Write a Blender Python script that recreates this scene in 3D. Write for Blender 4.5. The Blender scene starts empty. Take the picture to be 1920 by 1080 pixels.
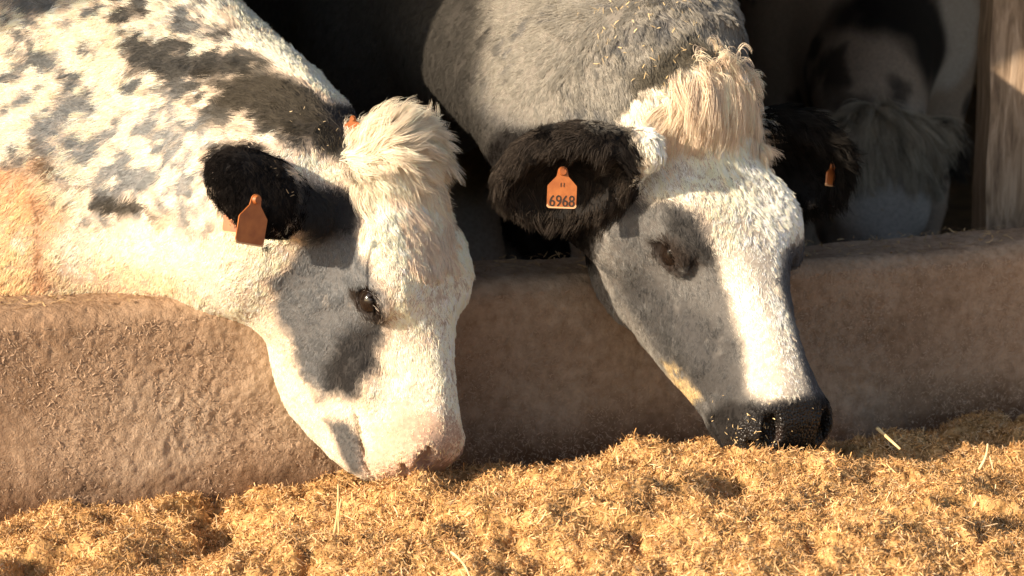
import bpy, bmesh, math, random
import numpy as np
from mathutils import Vector, Matrix, Euler

FUR = 1.0            # fur density multiplier
random.seed(7)
RNG = np.random.default_rng(7)
SC = bpy.context.scene
COL = SC.collection

# ------------------------------------------------------------------ camera
CAM_Z, PITCH, FPX = 1.20, math.radians(10.0), 4000.0
cam_d = bpy.data.cameras.new('camera')
cam = bpy.data.objects.new('camera', cam_d)
COL.objects.link(cam)
cam_d.sensor_width = 36.0
cam_d.lens = 36.0 * FPX / 1920.0
cam_d.clip_start, cam_d.clip_end = 0.05, 900.0
cam.location = (0, 0, CAM_Z)
cam.rotation_euler = (math.pi / 2 - PITCH, 0, 0)
cam_d.dof.use_dof = True
cam_d.dof.focus_distance = 2.85
cam_d.dof.aperture_fstop = 7.0
SC.camera = cam

# ------------------------------------------------------------------ light
SUN_DIR = Vector((0.70, 0.50, -0.36)).normalized()      # the way the light travels
sun_el = math.asin(-SUN_DIR.z)
world = bpy.data.worlds.new('World')
SC.world = world
world.use_nodes = True
wn = world.node_tree
wn.nodes.clear()
sky = wn.nodes.new('ShaderNodeTexSky')
sky.sky_type = 'NISHITA'
sky.sun_disc = False
sky.sun_elevation = sun_el
sky.sun_rotation = math.atan2(-SUN_DIR.x, -SUN_DIR.y)
sky.dust_density = 2.0
bg = wn.nodes.new('ShaderNodeBackground')
bg.inputs['Strength'].default_value = 0.10
wo = wn.nodes.new('ShaderNodeOutputWorld')
wn.links.new(sky.outputs[0], bg.inputs[0])
wn.links.new(bg.outputs[0], wo.inputs[0])
sl = bpy.data.lights.new('sun', 'SUN')
sl.energy = 5.0
sl.angle = math.radians(0.55)
sl.color = (1.0, 0.82, 0.62)
so = bpy.data.objects.new('sun', sl)
COL.objects.link(so)
so.rotation_euler = SUN_DIR.to_track_quat('-Z', 'Y').to_euler()
so.location = (-6, -4, 6)

SC.render.engine = 'CYCLES'
SC.view_settings.view_transform = 'Standard'
SC.view_settings.look = 'None'
SC.view_settings.gamma = 1.0
SC.view_settings.use_curve_mapping = False
SC.view_settings.exposure = 1.0
SC.cycles.max_bounces = 8
SC.cycles.diffuse_bounces = 4
SC.cycles.transparent_max_bounces = 8
SC.cycles.use_denoising = True

# ------------------------------------------------------------------ helpers
CO = np.array([0, 0, CAM_Z])
C_R = np.array([1.0, 0, 0])
C_U = np.array([0, math.sin(PITCH), math.cos(PITCH)])
C_F = np.array([0, math.cos(PITCH), -math.sin(PITCH)])

def at(px, py, Y):
    """the world point that the photograph's pixel shows at distance y = Y"""
    d = C_R * ((px - 960) / FPX) - C_U * ((py - 540) / FPX) + C_F
    return CO + d * (Y / d[1])

def camvec(r, t, u):
    """direction given as right / towards the viewer / up of the reference view"""
    v = C_R * r - C_F * t + C_U * u
    return v / np.linalg.norm(v)

def project(P):
    q = P - CO
    w = np.maximum(q @ C_F, 1e-3)
    return 960 + FPX * (q @ C_R) / w, 540 - FPX * (q @ C_U) / w

def unit(v):
    v = np.asarray(v, float)
    return v / np.maximum(np.linalg.norm(v, axis=-1, keepdims=True), 1e-9)

def smoothstep(a, b, x):
    t = np.clip((x - a) / (b - a), 0, 1)
    return t * t * (3 - 2 * t)

# --- lattice noise, vectorised
def _hash(ix, iy, iz, seed):
    h = (ix * 374761393 + iy * 668265263 + iz * 2147483647 + seed * 1274126177) & 0xFFFFFFFF
    h = ((h ^ (h >> 13)) * 1274126177) & 0xFFFFFFFF
    h = ((h ^ (h >> 16)) * 2246822519) & 0xFFFFFFFF
    h ^= (h >> 15)
    return (h & 0xFFFFFF) / float(0xFFFFFF)

def vnoise(P, scale, seed=0):
    P = np.asarray(P, float) * scale + 100.37
    i = np.floor(P).astype(np.int64)
    f = P - i
    f = f * f * f * (f * (f * 6 - 15) + 10)
    x, y, z = i[..., 0], i[..., 1], i[..., 2]
    fx, fy, fz = f[..., 0], f[..., 1], f[..., 2]
    r = 0
    for dx in (0, 1):
        for dy in (0, 1):
            for dz in (0, 1):
                w = (fx if dx else 1 - fx) * (fy if dy else 1 - fy) * (fz if dz else 1 - fz)
                r = r + w * _hash(x + dx, y + dy, z + dz, seed)
    return r * 2 - 1

def fbm(P, scale, octv=4, seed=0, gain=0.5):
    a, s, r, n = 1.0, scale, 0, 0
    for k in range(octv):
        r = r + a * vnoise(P, s, seed + k * 17)
        n += a
        a *= gain
        s *= 2.03
    return r / n

def worley(x, y, cell, seed):
    """distance to the nearest jittered cell point, in cells"""
    gx, gy = x / cell + 500, y / cell + 500
    ix, iy = np.floor(gx).astype(np.int64), np.floor(gy).astype(np.int64)
    best = np.full(np.shape(x), 9.0)
    for dx in (-1, 0, 1):
        for dy in (-1, 0, 1):
            cx, cy = ix + dx, iy + dy
            px = cx + _hash(cx, cy, 1, seed); py = cy + _hash(cx, cy, 2, seed)
            best = np.minimum(best, np.hypot(gx - px, gy - py) / (.55 + .75 * _hash(cx, cy, 3, seed)))
    return best

def tag(o, label=None, cat=None, group=None, kind=None):
    if label: o['label'] = label
    if cat: o['category'] = cat
    if group: o['group'] = group
    if kind: o['kind'] = kind
    return o

def mesh_from(name, V, F, mat=None, parent=None, smooth=True, color=None):
    """F: (n,3) or (n,4) int array, or list of faces"""
    me = bpy.data.meshes.new(name)
    V = np.asarray(V, np.float32)
    if isinstance(F, np.ndarray):
        k = F.shape[1]
        me.vertices.add(len(V)); me.vertices.foreach_set('co', V.ravel())
        me.loops.add(F.size); me.loops.foreach_set('vertex_index', F.astype(np.int32).ravel())
        me.polygons.add(len(F))
        me.polygons.foreach_set('loop_start', np.arange(0, F.size, k, dtype=np.int32))
        me.update(calc_edges=True)
    else:
        me.from_pydata([tuple(map(float, v)) for v in V], [], F)
    if smooth:
        me.polygons.foreach_set('use_smooth', np.ones(len(me.polygons), bool))
    if color is not None:
        a = me.color_attributes.new('coat', 'FLOAT_COLOR', 'POINT')
        c = np.ones((len(V), 4), np.float32); c[:, :3] = color
        a.data.foreach_set('color', c.ravel())
    me.update()
    o = bpy.data.objects.new(name, me)
    COL.objects.link(o)
    if mat: me.materials.append(mat)
    if parent: o.parent = parent
    return o

def from_bm(name, bm, mat=None, parent=None, smooth=False):
    me = bpy.data.meshes.new(name)
    bmesh.ops.recalc_face_normals(bm, faces=bm.faces)
    bm.to_mesh(me); bm.free()
    if smooth:
        me.polygons.foreach_set('use_smooth', np.ones(len(me.polygons), bool))
    o = bpy.data.objects.new(name, me)
    COL.objects.link(o)
    if mat: me.materials.append(mat)
    if parent: o.parent = parent
    return o

def empty(name, loc=(0, 0, 0)):
    o = bpy.data.objects.new(name, None)
    o.empty_display_size = 0.1
    COL.objects.link(o)
    o.location = loc
    return o

# ------------------------------------------------------------------ materials
def new_mat(name):
    m = bpy.data.materials.new(name)
    m.use_nodes = True
    nt = m.node_tree
    b = nt.nodes['Principled BSDF']
    return m, nt, b

def N(nt, typ, **kw):
    n = nt.nodes.new(typ)
    for k, v in kw.items():
        if k in n.inputs.keys(): n.inputs[k].default_value = v
        else: setattr(n, k, v)
    return n

def ramp(nt, stops):
    r = nt.nodes.new('ShaderNodeValToRGB')
    els = r.color_ramp.elements
    while len(els) < len(stops): els.new(0.5)
    for e, (p, c) in zip(els, stops):
        e.position = p
        e.color = (*c, 1) if len(c) == 3 else c
    return r

def noise_mat(name, stops, scale=20, detail=8, rough=0.85, bump=0.0, bump_scale=None, bump_dist=0.002, distortion=0.0, spec=0.3):
    m, nt, b = new_mat(name)
    tc = N(nt, 'ShaderNodeTexCoord')
    n = N(nt, 'ShaderNodeTexNoise', Scale=scale, Detail=detail, Roughness=0.6, Distortion=distortion)
    nt.links.new(tc.outputs['Object'], n.inputs['Vector'])
    r = ramp(nt, stops)
    nt.links.new(n.outputs[0], r.inputs[0])
    nt.links.new(r.outputs[0], b.inputs['Base Color'])
    b.inputs['Roughness'].default_value = rough
    b.inputs['Specular IOR Level'].default_value = spec
    if bump:
        n2 = N(nt, 'ShaderNodeTexNoise', Scale=bump_scale or scale * 4, Detail=6)
        nt.links.new(tc.outputs['Object'], n2.inputs['Vector'])
        bp = N(nt, 'ShaderNodeBump', Strength=bump, Distance=bump_dist)
        nt.links.new(n2.outputs[0], bp.inputs['Height'])
        nt.links.new(bp.outputs[0], b.inputs['Normal'])
    return m

def coat_skin_mat(name):
    m, nt, b = new_mat(name)
    a = N(nt, 'ShaderNodeAttribute', attribute_name='coat')
    tc = N(nt, 'ShaderNodeTexCoord')
    n = N(nt, 'ShaderNodeTexNoise', Scale=160, Detail=5)
    nt.links.new(tc.outputs['Object'], n.inputs['Vector'])
    r = ramp(nt, [(0.3, (0.45, 0.43, 0.42)), (0.7, (.66, .64, .63))])
    nt.links.new(n.outputs[0], r.inputs[0])
    mx = N(nt, 'ShaderNodeMix', data_type='RGBA', blend_type='MULTIPLY')
    mx.inputs[0].default_value = 1.0
    nt.links.new(a.outputs['Color'], mx.inputs[6]); nt.links.new(r.outputs[0], mx.inputs[7])
    nt.links.new(mx.outputs[2], b.inputs['Base Color'])
    b.inputs['Roughness'].default_value = 0.75
    b.inputs['Specular IOR Level'].default_value = 0.2
    bp = N(nt, 'ShaderNodeBump', Strength=0.35, Distance=0.002)
    nt.links.new(n.outputs[0], bp.inputs['Height'])
    vo = N(nt, 'ShaderNodeTexVoronoi', Scale=260.); nt.links.new(tc.outputs['Object'], vo.inputs['Vector'])
    w0 = N(nt, 'ShaderNodeAttribute', attribute_name='wet')
    b2 = N(nt, 'ShaderNodeBump', Distance=0.0022); nt.links.new(w0.outputs['Fac'], b2.inputs['Strength'])   # pebbled nose skin
    b2.invert = True
    nt.links.new(vo.outputs['Distance'], b2.inputs['Height']); nt.links.new(bp.outputs[0], b2.inputs['Normal'])
    nt.links.new(b2.outputs[0], b.inputs['Normal'])
    # the alpha of the coat attribute is not used; wetness comes from a second attribute
    w = N(nt, 'ShaderNodeAttribute', attribute_name='wet')
    mr = N(nt, 'ShaderNodeMapRange')
    mr.inputs['To Min'].default_value = 0.75; mr.inputs['To Max'].default_value = 0.28
    nt.links.new(w.outputs['Fac'], mr.inputs['Value']); nt.links.new(mr.outputs[0], b.inputs['Roughness'])
    return m

def fur_mat(name):
    m, nt, b = new_mat(name)
    nt.nodes.remove(b)
    out = nt.nodes['Material Output']
    a = N(nt, 'ShaderNodeAttribute', attribute_name='coat')
    d = N(nt, 'ShaderNodeBsdfDiffuse', Roughness=0.6)
    t = N(nt, 'ShaderNodeBsdfTranslucent')
    h = N(nt, 'ShaderNodeBsdfHair', component='Reflection')
    h.inputs['RoughnessU'].default_value = 0.35; h.inputs['RoughnessV'].default_value = 0.6
    nt.links.new(a.outputs['Color'], d.inputs['Color'])
    nt.links.new(a.outputs['Color'], t.inputs['Color'])
    nt.links.new(a.outputs['Color'], h.inputs['Color'])
    m1 = N(nt, 'ShaderNodeMixShader'); m1.inputs[0].default_value = 0.30
    m2 = N(nt, 'ShaderNodeMixShader'); m2.inputs[0].default_value = 0.16
    nt.links.new(d.outputs[0], m1.inputs[1]); nt.links.new(t.outputs[0], m1.inputs[2])
    nt.links.new(m1.outputs[0], m2.inputs[1]); nt.links.new(h.outputs[0], m2.inputs[2])
    nt.links.new(m2.outputs[0], out.inputs['Surface'])
    return m

M_SKIN = coat_skin_mat('cow_coat')
M_FUR = fur_mat('cow_fur')
M_EYE, nt, b = new_mat('cow_eye')
b.inputs['Base Color'].default_value = (0.012, 0.008, 0.006, 1)
b.inputs['Roughness'].default_value = 0.08
M_HOOF = noise_mat('cow_hoof', [(0.3, (0.03, 0.025, 0.02)), (0.7, (0.09, 0.07, 0.05))], 30)

# ------------------------------------------------------------------ implicit bodies
class Field:
    def __init__(s, xs, ys, zs):
        s.x, s.y, s.z = (np.asarray(a, np.float32) for a in (xs, ys, zs))
        s.f = np.full((len(xs), len(ys), len(zs)), 0.5, np.float32)
    def _sl(s, lo, hi):
        r = []
        for a, l, h in zip((s.x, s.y, s.z), lo, hi):
            i0, i1 = np.searchsorted(a, l), np.searchsorted(a, h)
            r.append(slice(max(i0 - 1, 0), min(i1 + 1, len(a))))
        return tuple(r)
    def apply(s, fn, lo, hi, k, op='add'):
        sl = s._sl(lo, hi)
        if any(q.stop - q.start <= 0 for q in sl): return
        X, Y, Z = np.meshgrid(s.x[sl[0]], s.y[sl[1]], s.z[sl[2]], indexing='ij', sparse=True)
        d = fn(X, Y, Z).astype(np.float32)
        f = s.f[sl]
        if op == 'add':
            h = np.clip(0.5 + 0.5 * (f - d) / k, 0, 1)
            s.f[sl] = f * (1 - h) + d * h - k * h * (1 - h)
        else:
            d = -d
            h = np.clip(0.5 - 0.5 * (f - d) / k, 0, 1)
            s.f[sl] = f * (1 - h) + d * h + k * h * (1 - h)
    def ell(s, c, R, r, k=0.03, op='add'):
        """oriented ellipsoid: rows of R are its axes"""
        c = np.asarray(c, float); R = np.asarray(R, float); r = np.asarray(r, float)
        ext = np.sqrt(((R * r[:, None]) ** 2).sum(0)) + k + 0.03
        def fn(X, Y, Z):
            X = X - c[0]; Y = Y - c[1]; Z = Z - c[2]
            k0 = 0; k1 = 0
            for i in range(3):
                u = R[i, 0] * X + R[i, 1] * Y + R[i, 2] * Z
                k0 = k0 + (u / r[i]) ** 2
                k1 = k1 + (u / r[i] ** 2) ** 2
            k0 = np.sqrt(k0); k1 = np.sqrt(k1) + 1e-6
            return k0 * (k0 - 1) / k1
        s.apply(fn, c - ext, c + ext, k, op)
    def cone(s, a, b, ra, rb, k=0.03, op='add'):
        a = np.asarray(a, float); b = np.asarray(b, float)
        m = max(ra, rb) + k + 0.03
        ab = b - a; L2 = ab @ ab
        def fn(X, Y, Z):
            X = X - a[0]; Y = Y - a[1]; Z = Z - a[2]
            t = np.clip((X * ab[0] + Y * ab[1] + Z * ab[2]) / L2, 0, 1)
            return np.sqrt((X - ab[0] * t) ** 2 + (Y - ab[1] * t) ** 2 + (Z - ab[2] * t) ** 2) - (ra + (rb - ra) * t)
        s.apply(fn, np.minimum(a, b) - m, np.maximum(a, b) + m, k, op)
    def mesh(s):
        f = s.f
        nx, ny, nz = f.shape
        S = f < 0
        cnt = np.zeros((nx - 1, ny - 1, nz - 1), np.int8)
        for i in (0, 1):
            for j in (0, 1):
                for l in (0, 1):
                    cnt += S[i:nx - 1 + i, j:ny - 1 + j, l:nz - 1 + l]
        act = (cnt > 0) & (cnt < 8)
        ix, iy, iz = np.nonzero(act)
        idx = np.full(act.shape, -1, np.int32); idx[ix, iy, iz] = np.arange(len(ix))
        acc = np.zeros((len(ix), 3)); n = np.zeros(len(ix))
        C = (s.x.astype(float), s.y.astype(float), s.z.astype(float))
        for ax in range(3):
            o1, o2 = [q for q in range(3) if q != ax]
            for u in (0, 1):
                for v in (0, 1):
                    p = [ix.copy(), iy.copy(), iz.copy()]
                    p[o1] = p[o1] + u; p[o2] = p[o2] + v
                    q = [a.copy() for a in p]; q[ax] = q[ax] + 1
                    fa = f[tuple(p)].astype(float); fb = f[tuple(q)].astype(float)
                    m = (fa < 0) != (fb < 0)
                    t = np.where(m, fa / np.where(m, fa - fb, 1), 0)
                    for c in range(3):
                        ca, cb = C[c][p[c]], C[c][q[c]]
                        acc[:, c] += np.where(m, ca + (cb - ca) * t, 0)
                    n += m
        V = acc / n[:, None]
        faces = []
        for ax in range(3):
            o1, o2 = (ax + 1) % 3, (ax + 2) % 3
            sh = [slice(None)] * 3; sh2 = [slice(None)] * 3
            sh[ax] = slice(0, -1); sh2[ax] = slice(1, None)
            a, bb = S[tuple(sh)], S[tuple(sh2)]
            e = np.array(np.nonzero(a != bb))
            ok = (e[o1] > 0) & (e[o2] > 0) & (e[o1] < f.shape[o1] - 1) & (e[o2] < f.shape[o2] - 1)
            e = e[:, ok]
            ins = a[tuple(e)]
            def cell(d1, d2):
                q = e.copy(); q[o1] -= d1; q[o2] -= d2
                return idx[tuple(q)]
            q = np.stack([cell(0, 0), cell(1, 0), cell(1, 1), cell(0, 1)], 1)
            q[~ins] = q[~ins][:, ::-1]
            faces.append(q)
        F = np.concatenate(faces)
        return V, F

def axis_grid(lo, hi, flo, fhi, fine, coarse):
    """steps of `fine` inside flo..fhi, growing to `coarse` outside"""
    out = list(np.arange(flo, fhi + fine * .5, fine))
    p, st = out[-1], fine
    while p < hi:
        st = min(st * 1.12, coarse); p += st; out.append(p)
    p, st = out[0], fine
    pre = []
    while p > lo:
        st = min(st * 1.12, coarse); p -= st; pre.append(p)
    return np.array(pre[::-1] + out)

# head section table, head-local: x poll->muzzle, z dorsal
HX = np.array([-0.035, -0.020, 0.000, 0.040, 0.090, 0.140, 0.190, 0.230, 0.278, 0.326, 0.374, 0.414, 0.442, 0.462, 0.476, 0.483])
HT = np.array([.02, .062, .085, .100, .106, .107, .104, .094, .079, .068, .060, .052, .043, .028, .004, -.02])
HB = np.array([-.06, -.10, -.14, -.175, -.195, -.200, -.196, -.184, -.164, -.146, -.130, -.118, -.108, -.094, -.070, -.05])
HWT = np.array([.02, .060, .076, .084, .086, .088, .092, .080, .056, .043, .040, .046, .052, .050, .036, .02])   # near the top
HWM = np.array([.02, .066, .088, .100, .104, .104, .106, .096, .080, .068, .062, .068, .073, .068, .048, .02])   # middle
HWB = np.array([.02, .050, .066, .076, .078, .076, .072, .066, .058, .052, .048, .048, .048, .044, .034, .02])   # bottom

def head_fn(o, A, jaw=None, sx=1.0):
    """o origin, A rows X,Y,Z axes"""
    def fn(X, Y, Z):
        X = X - o[0]; Y = Y - o[1]; Z = Z - o[2]
        u = (A[0, 0] * X + A[0, 1] * Y + A[0, 2] * Z) / sx
        v = A[1, 0] * X + A[1, 1] * Y + A[1, 2] * Z
        w = A[2, 0] * X + A[2, 1] * Y + A[2, 2] * Z
        T = np.interp(u, HX, HT); B = np.interp(u, HX, HB if jaw is None else HB + jaw)
        zc = (T + B) / 2; h = (T - B) / 2
        t = np.clip((w - zc) / h, -1.6, 1.6); tc = np.clip(t, -1, 1)
        wt = np.interp(u, HX, HWT); wm = np.interp(u, HX, HWM); wb = np.interp(u, HX, HWB)
        ww = np.where(tc > 0, wm + (wt - wm) * tc ** 2, wm + (wb - wm) * tc ** 2) * 1.08
        p = 3.0
        g = (np.abs(v / ww) ** p + np.abs(t) ** p) ** (1 / p)
        d = (g - 1) * np.minimum(h, ww)
        over = np.maximum(np.maximum(HX[0] - u, u - HX[-1]), 0)
        return np.maximum(d, 0) * 0 + d + over
    return fn

def add_head(F, o, A, s=1.0, detail=True, jaw=None, sx=1.0, lid=.0165):
    A = np.asarray(A, float); o = np.asarray(o, float)
    def P(x, y, z): return o + s * (A.T @ np.array([x * sx, y, z]))
    fn0 = head_fn(np.zeros(3), A, jaw, sx)
    def fn(X, Y, Z): return fn0((X - o[0]) / s, (Y - o[1]) / s, (Z - o[2]) / s) * s
    c = P(.26, 0, -.04)
    F.apply(fn, c - .42 * s, c + .42 * s, 0.05)
    I = A
    def E(x, y, z, r, k=.02, op='add', R=None):
        F.ell(P(x, y, z), I if R is None else R, np.array(r) * s, k * s, op)
    E(.0, 0, .075, (.05, .075, .04), .04)                                   # poll
    for q in (-1, 1):
        E(.165, q * .084, .058, (.060, .030, .028), .05)                    # brow
        E(.13, q * .075, -.12, (.085, .030, .075), .04)                     # cheek muscle
        E(0.278, q * .075, -.045, (.07, .014, .022), .03)                     # cheek bone ridge
        if detail:
            E(0.260, q * .110, .035, (.05, .022, .018), .03, "sub")          # hollow before the eye
            Rl = rot_about(A, 1, -0.25)
            E(.205, q * .099, .034, (.038, .019, .029), .014)               # lids
            E(.208, q * .121, .030, (.027, .022, lid), .005, 'sub', Rl)   # eye opening
        E(0.442, q * .044, -.012, (.036, .026, .036), .02)                   # nostril wing
        if detail:
            Rn = rot_about(A, 1, 0.5)
            E(0.467, q * .046, .009, (.030, .0130, .019), .006, 'sub', Rn)    # nostril
            E(0.461, q * .058, -.014, (.020, .014, .006), .006, 'sub', Rn)   # its outer slit
            E(0.415, q * .066, -.078, (.065, .022, .0045), .006, 'sub')       # mouth line
    E(0.438, 0, -.05, (.045, .062, .035), .02)                                # upper lip
    E(0.406, 0, -.108, (.055, .042, .026), .02)                               # chin
    return P

def rot_about(A, ax, ang):
    """rows of A turned about A's own axis"""
    k = A[ax]; c, s_ = math.cos(ang), math.sin(ang)
    return np.array([v * c + np.cross(k, v) * s_ + k * (k @ v) * (1 - c) for v in A])

def frame(xdir, zhint):
    x = unit(xdir); z = np.asarray(zhint, float); z = unit(z - x * (z @ x)); y = np.cross(z, x)
    return np.array([x, y, z])

def neck_path(F, pts, k=.06):
    """pts: (centre, half lateral, half dorso-ventral, up hint) joined by many ellipsoids"""
    n = 7
    for (c0, a0, b0, u0), (c1, a1, b1, u1) in zip(pts[:-1], pts[1:]):
        c0, c1 = np.asarray(c0, float), np.asarray(c1, float)
        L = np.linalg.norm(c1 - c0)
        for i in range(n):
            t = (i + .5) / n
            A = frame(c1 - c0, np.asarray(u0) * (1 - t) + np.asarray(u1) * t)
            F.ell(c0 + (c1 - c0) * t, A, (max(L / n * 1.6, .05), a0 + (a1 - a0) * t, b0 + (b1 - b0) * t), k)

def add_ear(F, base, tip, openv, half_w, thick=.020, cup=True, hollow=.6):
    """a leaf-shaped cup from base to tip, hollow towards openv"""
    base, tip = np.asarray(base, float), np.asarray(tip, float)
    A = frame(tip - base, openv)
    L = np.linalg.norm(tip - base)
    c = base + A[0] * L * .52
    F.cone(base, base + A[0] * L * .35, .032, .040, .03)
    F.ell(c, A, (L * .52, half_w, thick + half_w * .42), .02)
    if cup:
        F.ell(c + A[2] * half_w * .60 + A[0] * L * .03, A, (L * .46, half_w * .86, half_w * .78), .010, 'sub')
    return A

def body(F, sh, heading, zw, legs=True, girth=1.0, floor=0.0):
    """barrel, rump and four legs behind the shoulder point sh"""
    h = unit(np.array([heading[0], heading[1], 0.0])); up = np.array([0, 0, 1.0]); l = np.cross(up, h)
    A = np.array([h, l, up])
    def P(f, s_, z): return np.array([sh[0], sh[1], 0]) + h * f + l * s_ + up * z
    g = girth
    F.ell(P(-.05, 0, zw - .33), A, (.36, .26 * g, .34 * g), .10)
    F.ell(P(-.60, 0, zw - .40), A, (.62, .34 * g, .37 * g), .12)
    F.ell(P(-1.20, 0, zw - .30), A, (.42, .29 * g, .30 * g), .12)
    F.ell(P(-.30, 0, zw - .10), A, (.40, .11, .12), .12)
    for q in (-1, 1):
        F.ell(P(0, q * .17 * g, zw - .42), A, (.19, .13, .30), .06)
        F.ell(P(-1.28, q * .19 * g, zw - .45), A, (.27, .15, .30), .06)
        if legs:
            F.cone(P(.03, q * .17, zw - .62), P(.06, q * .16, floor + .42), .10, .058, .04)
            F.cone(P(.06, q * .16, floor + .42), P(.05, q * .16, floor + .10), .050, .038, .03)
            F.cone(P(.05, q * .16, floor + .10), P(.09, q * .16, floor + .02), .045, .052, .03)
            F.cone(P(-1.32, q * .19, zw - .6), P(-1.50, q * .17, floor + .50), .12, .062, .04)
            F.cone(P(-1.50, q * .17, floor + .50), P(-1.44, q * .17, floor + .10), .052, .040, .03)
            F.cone(P(-1.44, q * .17, floor + .10), P(-1.39, q * .17, floor + .02), .045, .052, .03)
    F.cone(P(-1.56, 0, zw - .08), P(-1.66, 0, zw - .30), .05, .032, .03)
    F.cone(P(-1.66, 0, zw - .30), P(-1.66, 0, zw - .80), .030, .022, .03)
    return P

# ------------------------------------------------------------------ coat painting (pigment, with some shade painted in)
def poly_dist(px, py, poly):
    """signed distance in pixels, negative inside"""
    d = np.full(px.shape, 1e9); ins = np.zeros(px.shape, bool)
    n = len(poly)
    for i in range(n):
        ax, ay = poly[i]; bx, by = poly[(i + 1) % n]
        ex, ey = bx - ax, by - ay
        wx, wy = px - ax, py - ay
        t = np.clip((wx * ex + wy * ey) / (ex * ex + ey * ey + 1e-9), 0, 1)
        d = np.minimum(d, (wx - ex * t) ** 2 + (wy - ey * t) ** 2)
        c = ((ay <= py) & (by > py)) | ((by <= py) & (ay > py))
        xin = ax + (py - ay) / np.where(by != ay, by - ay, 1) * ex
        ins ^= c & (px < xin)
    d = np.sqrt(d)
    return np.where(ins, -d, d)

def paint(P, base, patches):
    px, py = project(P)
    col = np.tile(np.asarray(base, float), (len(P), 1))
    n1 = fbm(P, 20, 3, 3); n2 = fbm(P, 60, 2, 9)
    for pt in patches:
        poly, c, soft, rag = pt[:4]
        mott = pt[4] if len(pt) > 4 else 0.0
        d = poly_dist(px, py, poly) + n1 * rag + n2 * rag * .35
        a = smoothstep(soft, -soft, d)
        if mott:
            nn = fbm(P, 32, 4, 31 + len(poly)) + 0.45 * fbm(P, 70, 2, 77)
            a = a * smoothstep(mott - .13, mott + .13, nn + .25)
        if len(pt) > 5: a = a * pt[5]
        col = col * (1 - a[:, None]) + np.asarray(c) * a[:, None]
    return col

# ------------------------------------------------------------------ fur
def locks(name, roots, dirs, normals, length, colors, parent, kids=9, spread=.004, width=.0009, npts=4, lift=.3, curl=.25,
          gravity=.2, hug=.04, free=False, turn=.6, pinch=.75, clump=60., seed=0, tipcol=1.0, jitter=.10, gain=1.0, mat=None):
    """hair in locks: every root is a lock whose hairs start spread out and close up towards its tip"""
    n = len(roots)
    if n == 0: return None
    r = np.random.default_rng(seed + 11)
    curl = np.broadcast_to(np.asarray(curl, float), (n,))[:, None]
    length = np.broadcast_to(np.asarray(length, float), (n,)); lift = np.broadcast_to(np.asarray(lift, float), (n,))
    spread = np.broadcast_to(np.asarray(spread, float), (n,)); width = np.broadcast_to(np.asarray(width, float), (n,))
    T = unit(dirs - normals * (dirs * normals).sum(1, keepdims=True))
    B = np.cross(normals, T)
    n1 = fbm(roots, clump * .25, 2, seed + 1); n2 = fbm(roots, clump, 2, seed + 2); n3 = fbm(roots, clump * .7, 2, seed + 3)
    ang = (n1 * .8 + n2 * .8) * turn + r.normal(0, .16, n)
    T1 = T * np.cos(ang)[:, None] + B * np.sin(ang)[:, None]
    B1 = np.cross(normals, T1)
    L = (length * (1 + .5 * n3 + r.uniform(-.2, .2, n)))[:, None]
    lf = np.clip(lift * (1 + .9 * n3) + r.normal(0, .07, n), .12, 3.0)[:, None]
    D = unit(T1 + normals * lf)
    ph = (n2 * 4 + n1 * 5 + r.uniform(0, .8, n))[:, None]
    g = np.array([0, 0, -1.0])
    if not free: g = g[None] - normals * (normals @ g)[:, None]
    G = np.zeros((n, npts, 3))
    for k in range(1, npts):
        t = k / (npts - 1)
        dd = unit(D + B1 * np.sin(ph + t * 3.2) * curl + g * gravity * t - normals * (hug * t) * (1 + lf))
        G[:, k] = G[:, k - 1] + dd * L / (npts - 1)
    # hairs of a lock
    m = n * kids
    ga = r.normal(0, 1, (n, kids, 2)) * spread[:, None, None]
    off = T1[:, None] * ga[..., :1] + B1[:, None] * ga[..., 1:]
    sc = r.uniform(.7, 1.1, (n, kids, 1, 1))
    tt = np.linspace(0, 1, npts)[None, None, :, None]
    pts = (roots - normals * .0006)[:, None, None, :] + off[:, :, None, :] * (1 - pinch * tt) + G[:, None] * sc
    pts = pts + r.normal(0, 1, (n, kids, 1, 3)) * tt * (length[:, None, None, None] * .05)
    pts = pts.reshape(m, npts, 3)
    cd = bpy.data.hair_curves.new(name)
    cd.add_curves([npts] * m)
    cd.attributes['position'].data.foreach_set('vector', pts.astype(np.float32).ravel())
    ra = cd.attributes.new('radius', 'FLOAT', 'POINT')
    prof = np.interp(np.linspace(0, 1, npts), [0, .6, 1], [1, .85, .2])
    w = (width[:, None] * r.uniform(.7, 1.3, (n, kids))).reshape(-1)
    ra.data.foreach_set('value', (w[:, None] * prof[None] * .5).astype(np.float32).ravel())
    ca = cd.attributes.new('coat', 'FLOAT_COLOR', 'CURVE')
    cc = np.ones((m, 4), np.float32)
    lj = 1 + r.normal(0, jitter, n)[:, None] + r.normal(0, jitter * .8, (n, kids))
    cc[:, :3] = np.clip((colors[:, None] * lj[..., None]).reshape(m, 3) * gain, .004, .90)
    ca.data.foreach_set('color', cc.ravel())
    cd.materials.append(mat or M_FUR)
    o = bpy.data.objects.new(name, cd)
    COL.objects.link(o)
    if parent: o.parent = parent
    return o

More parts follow.
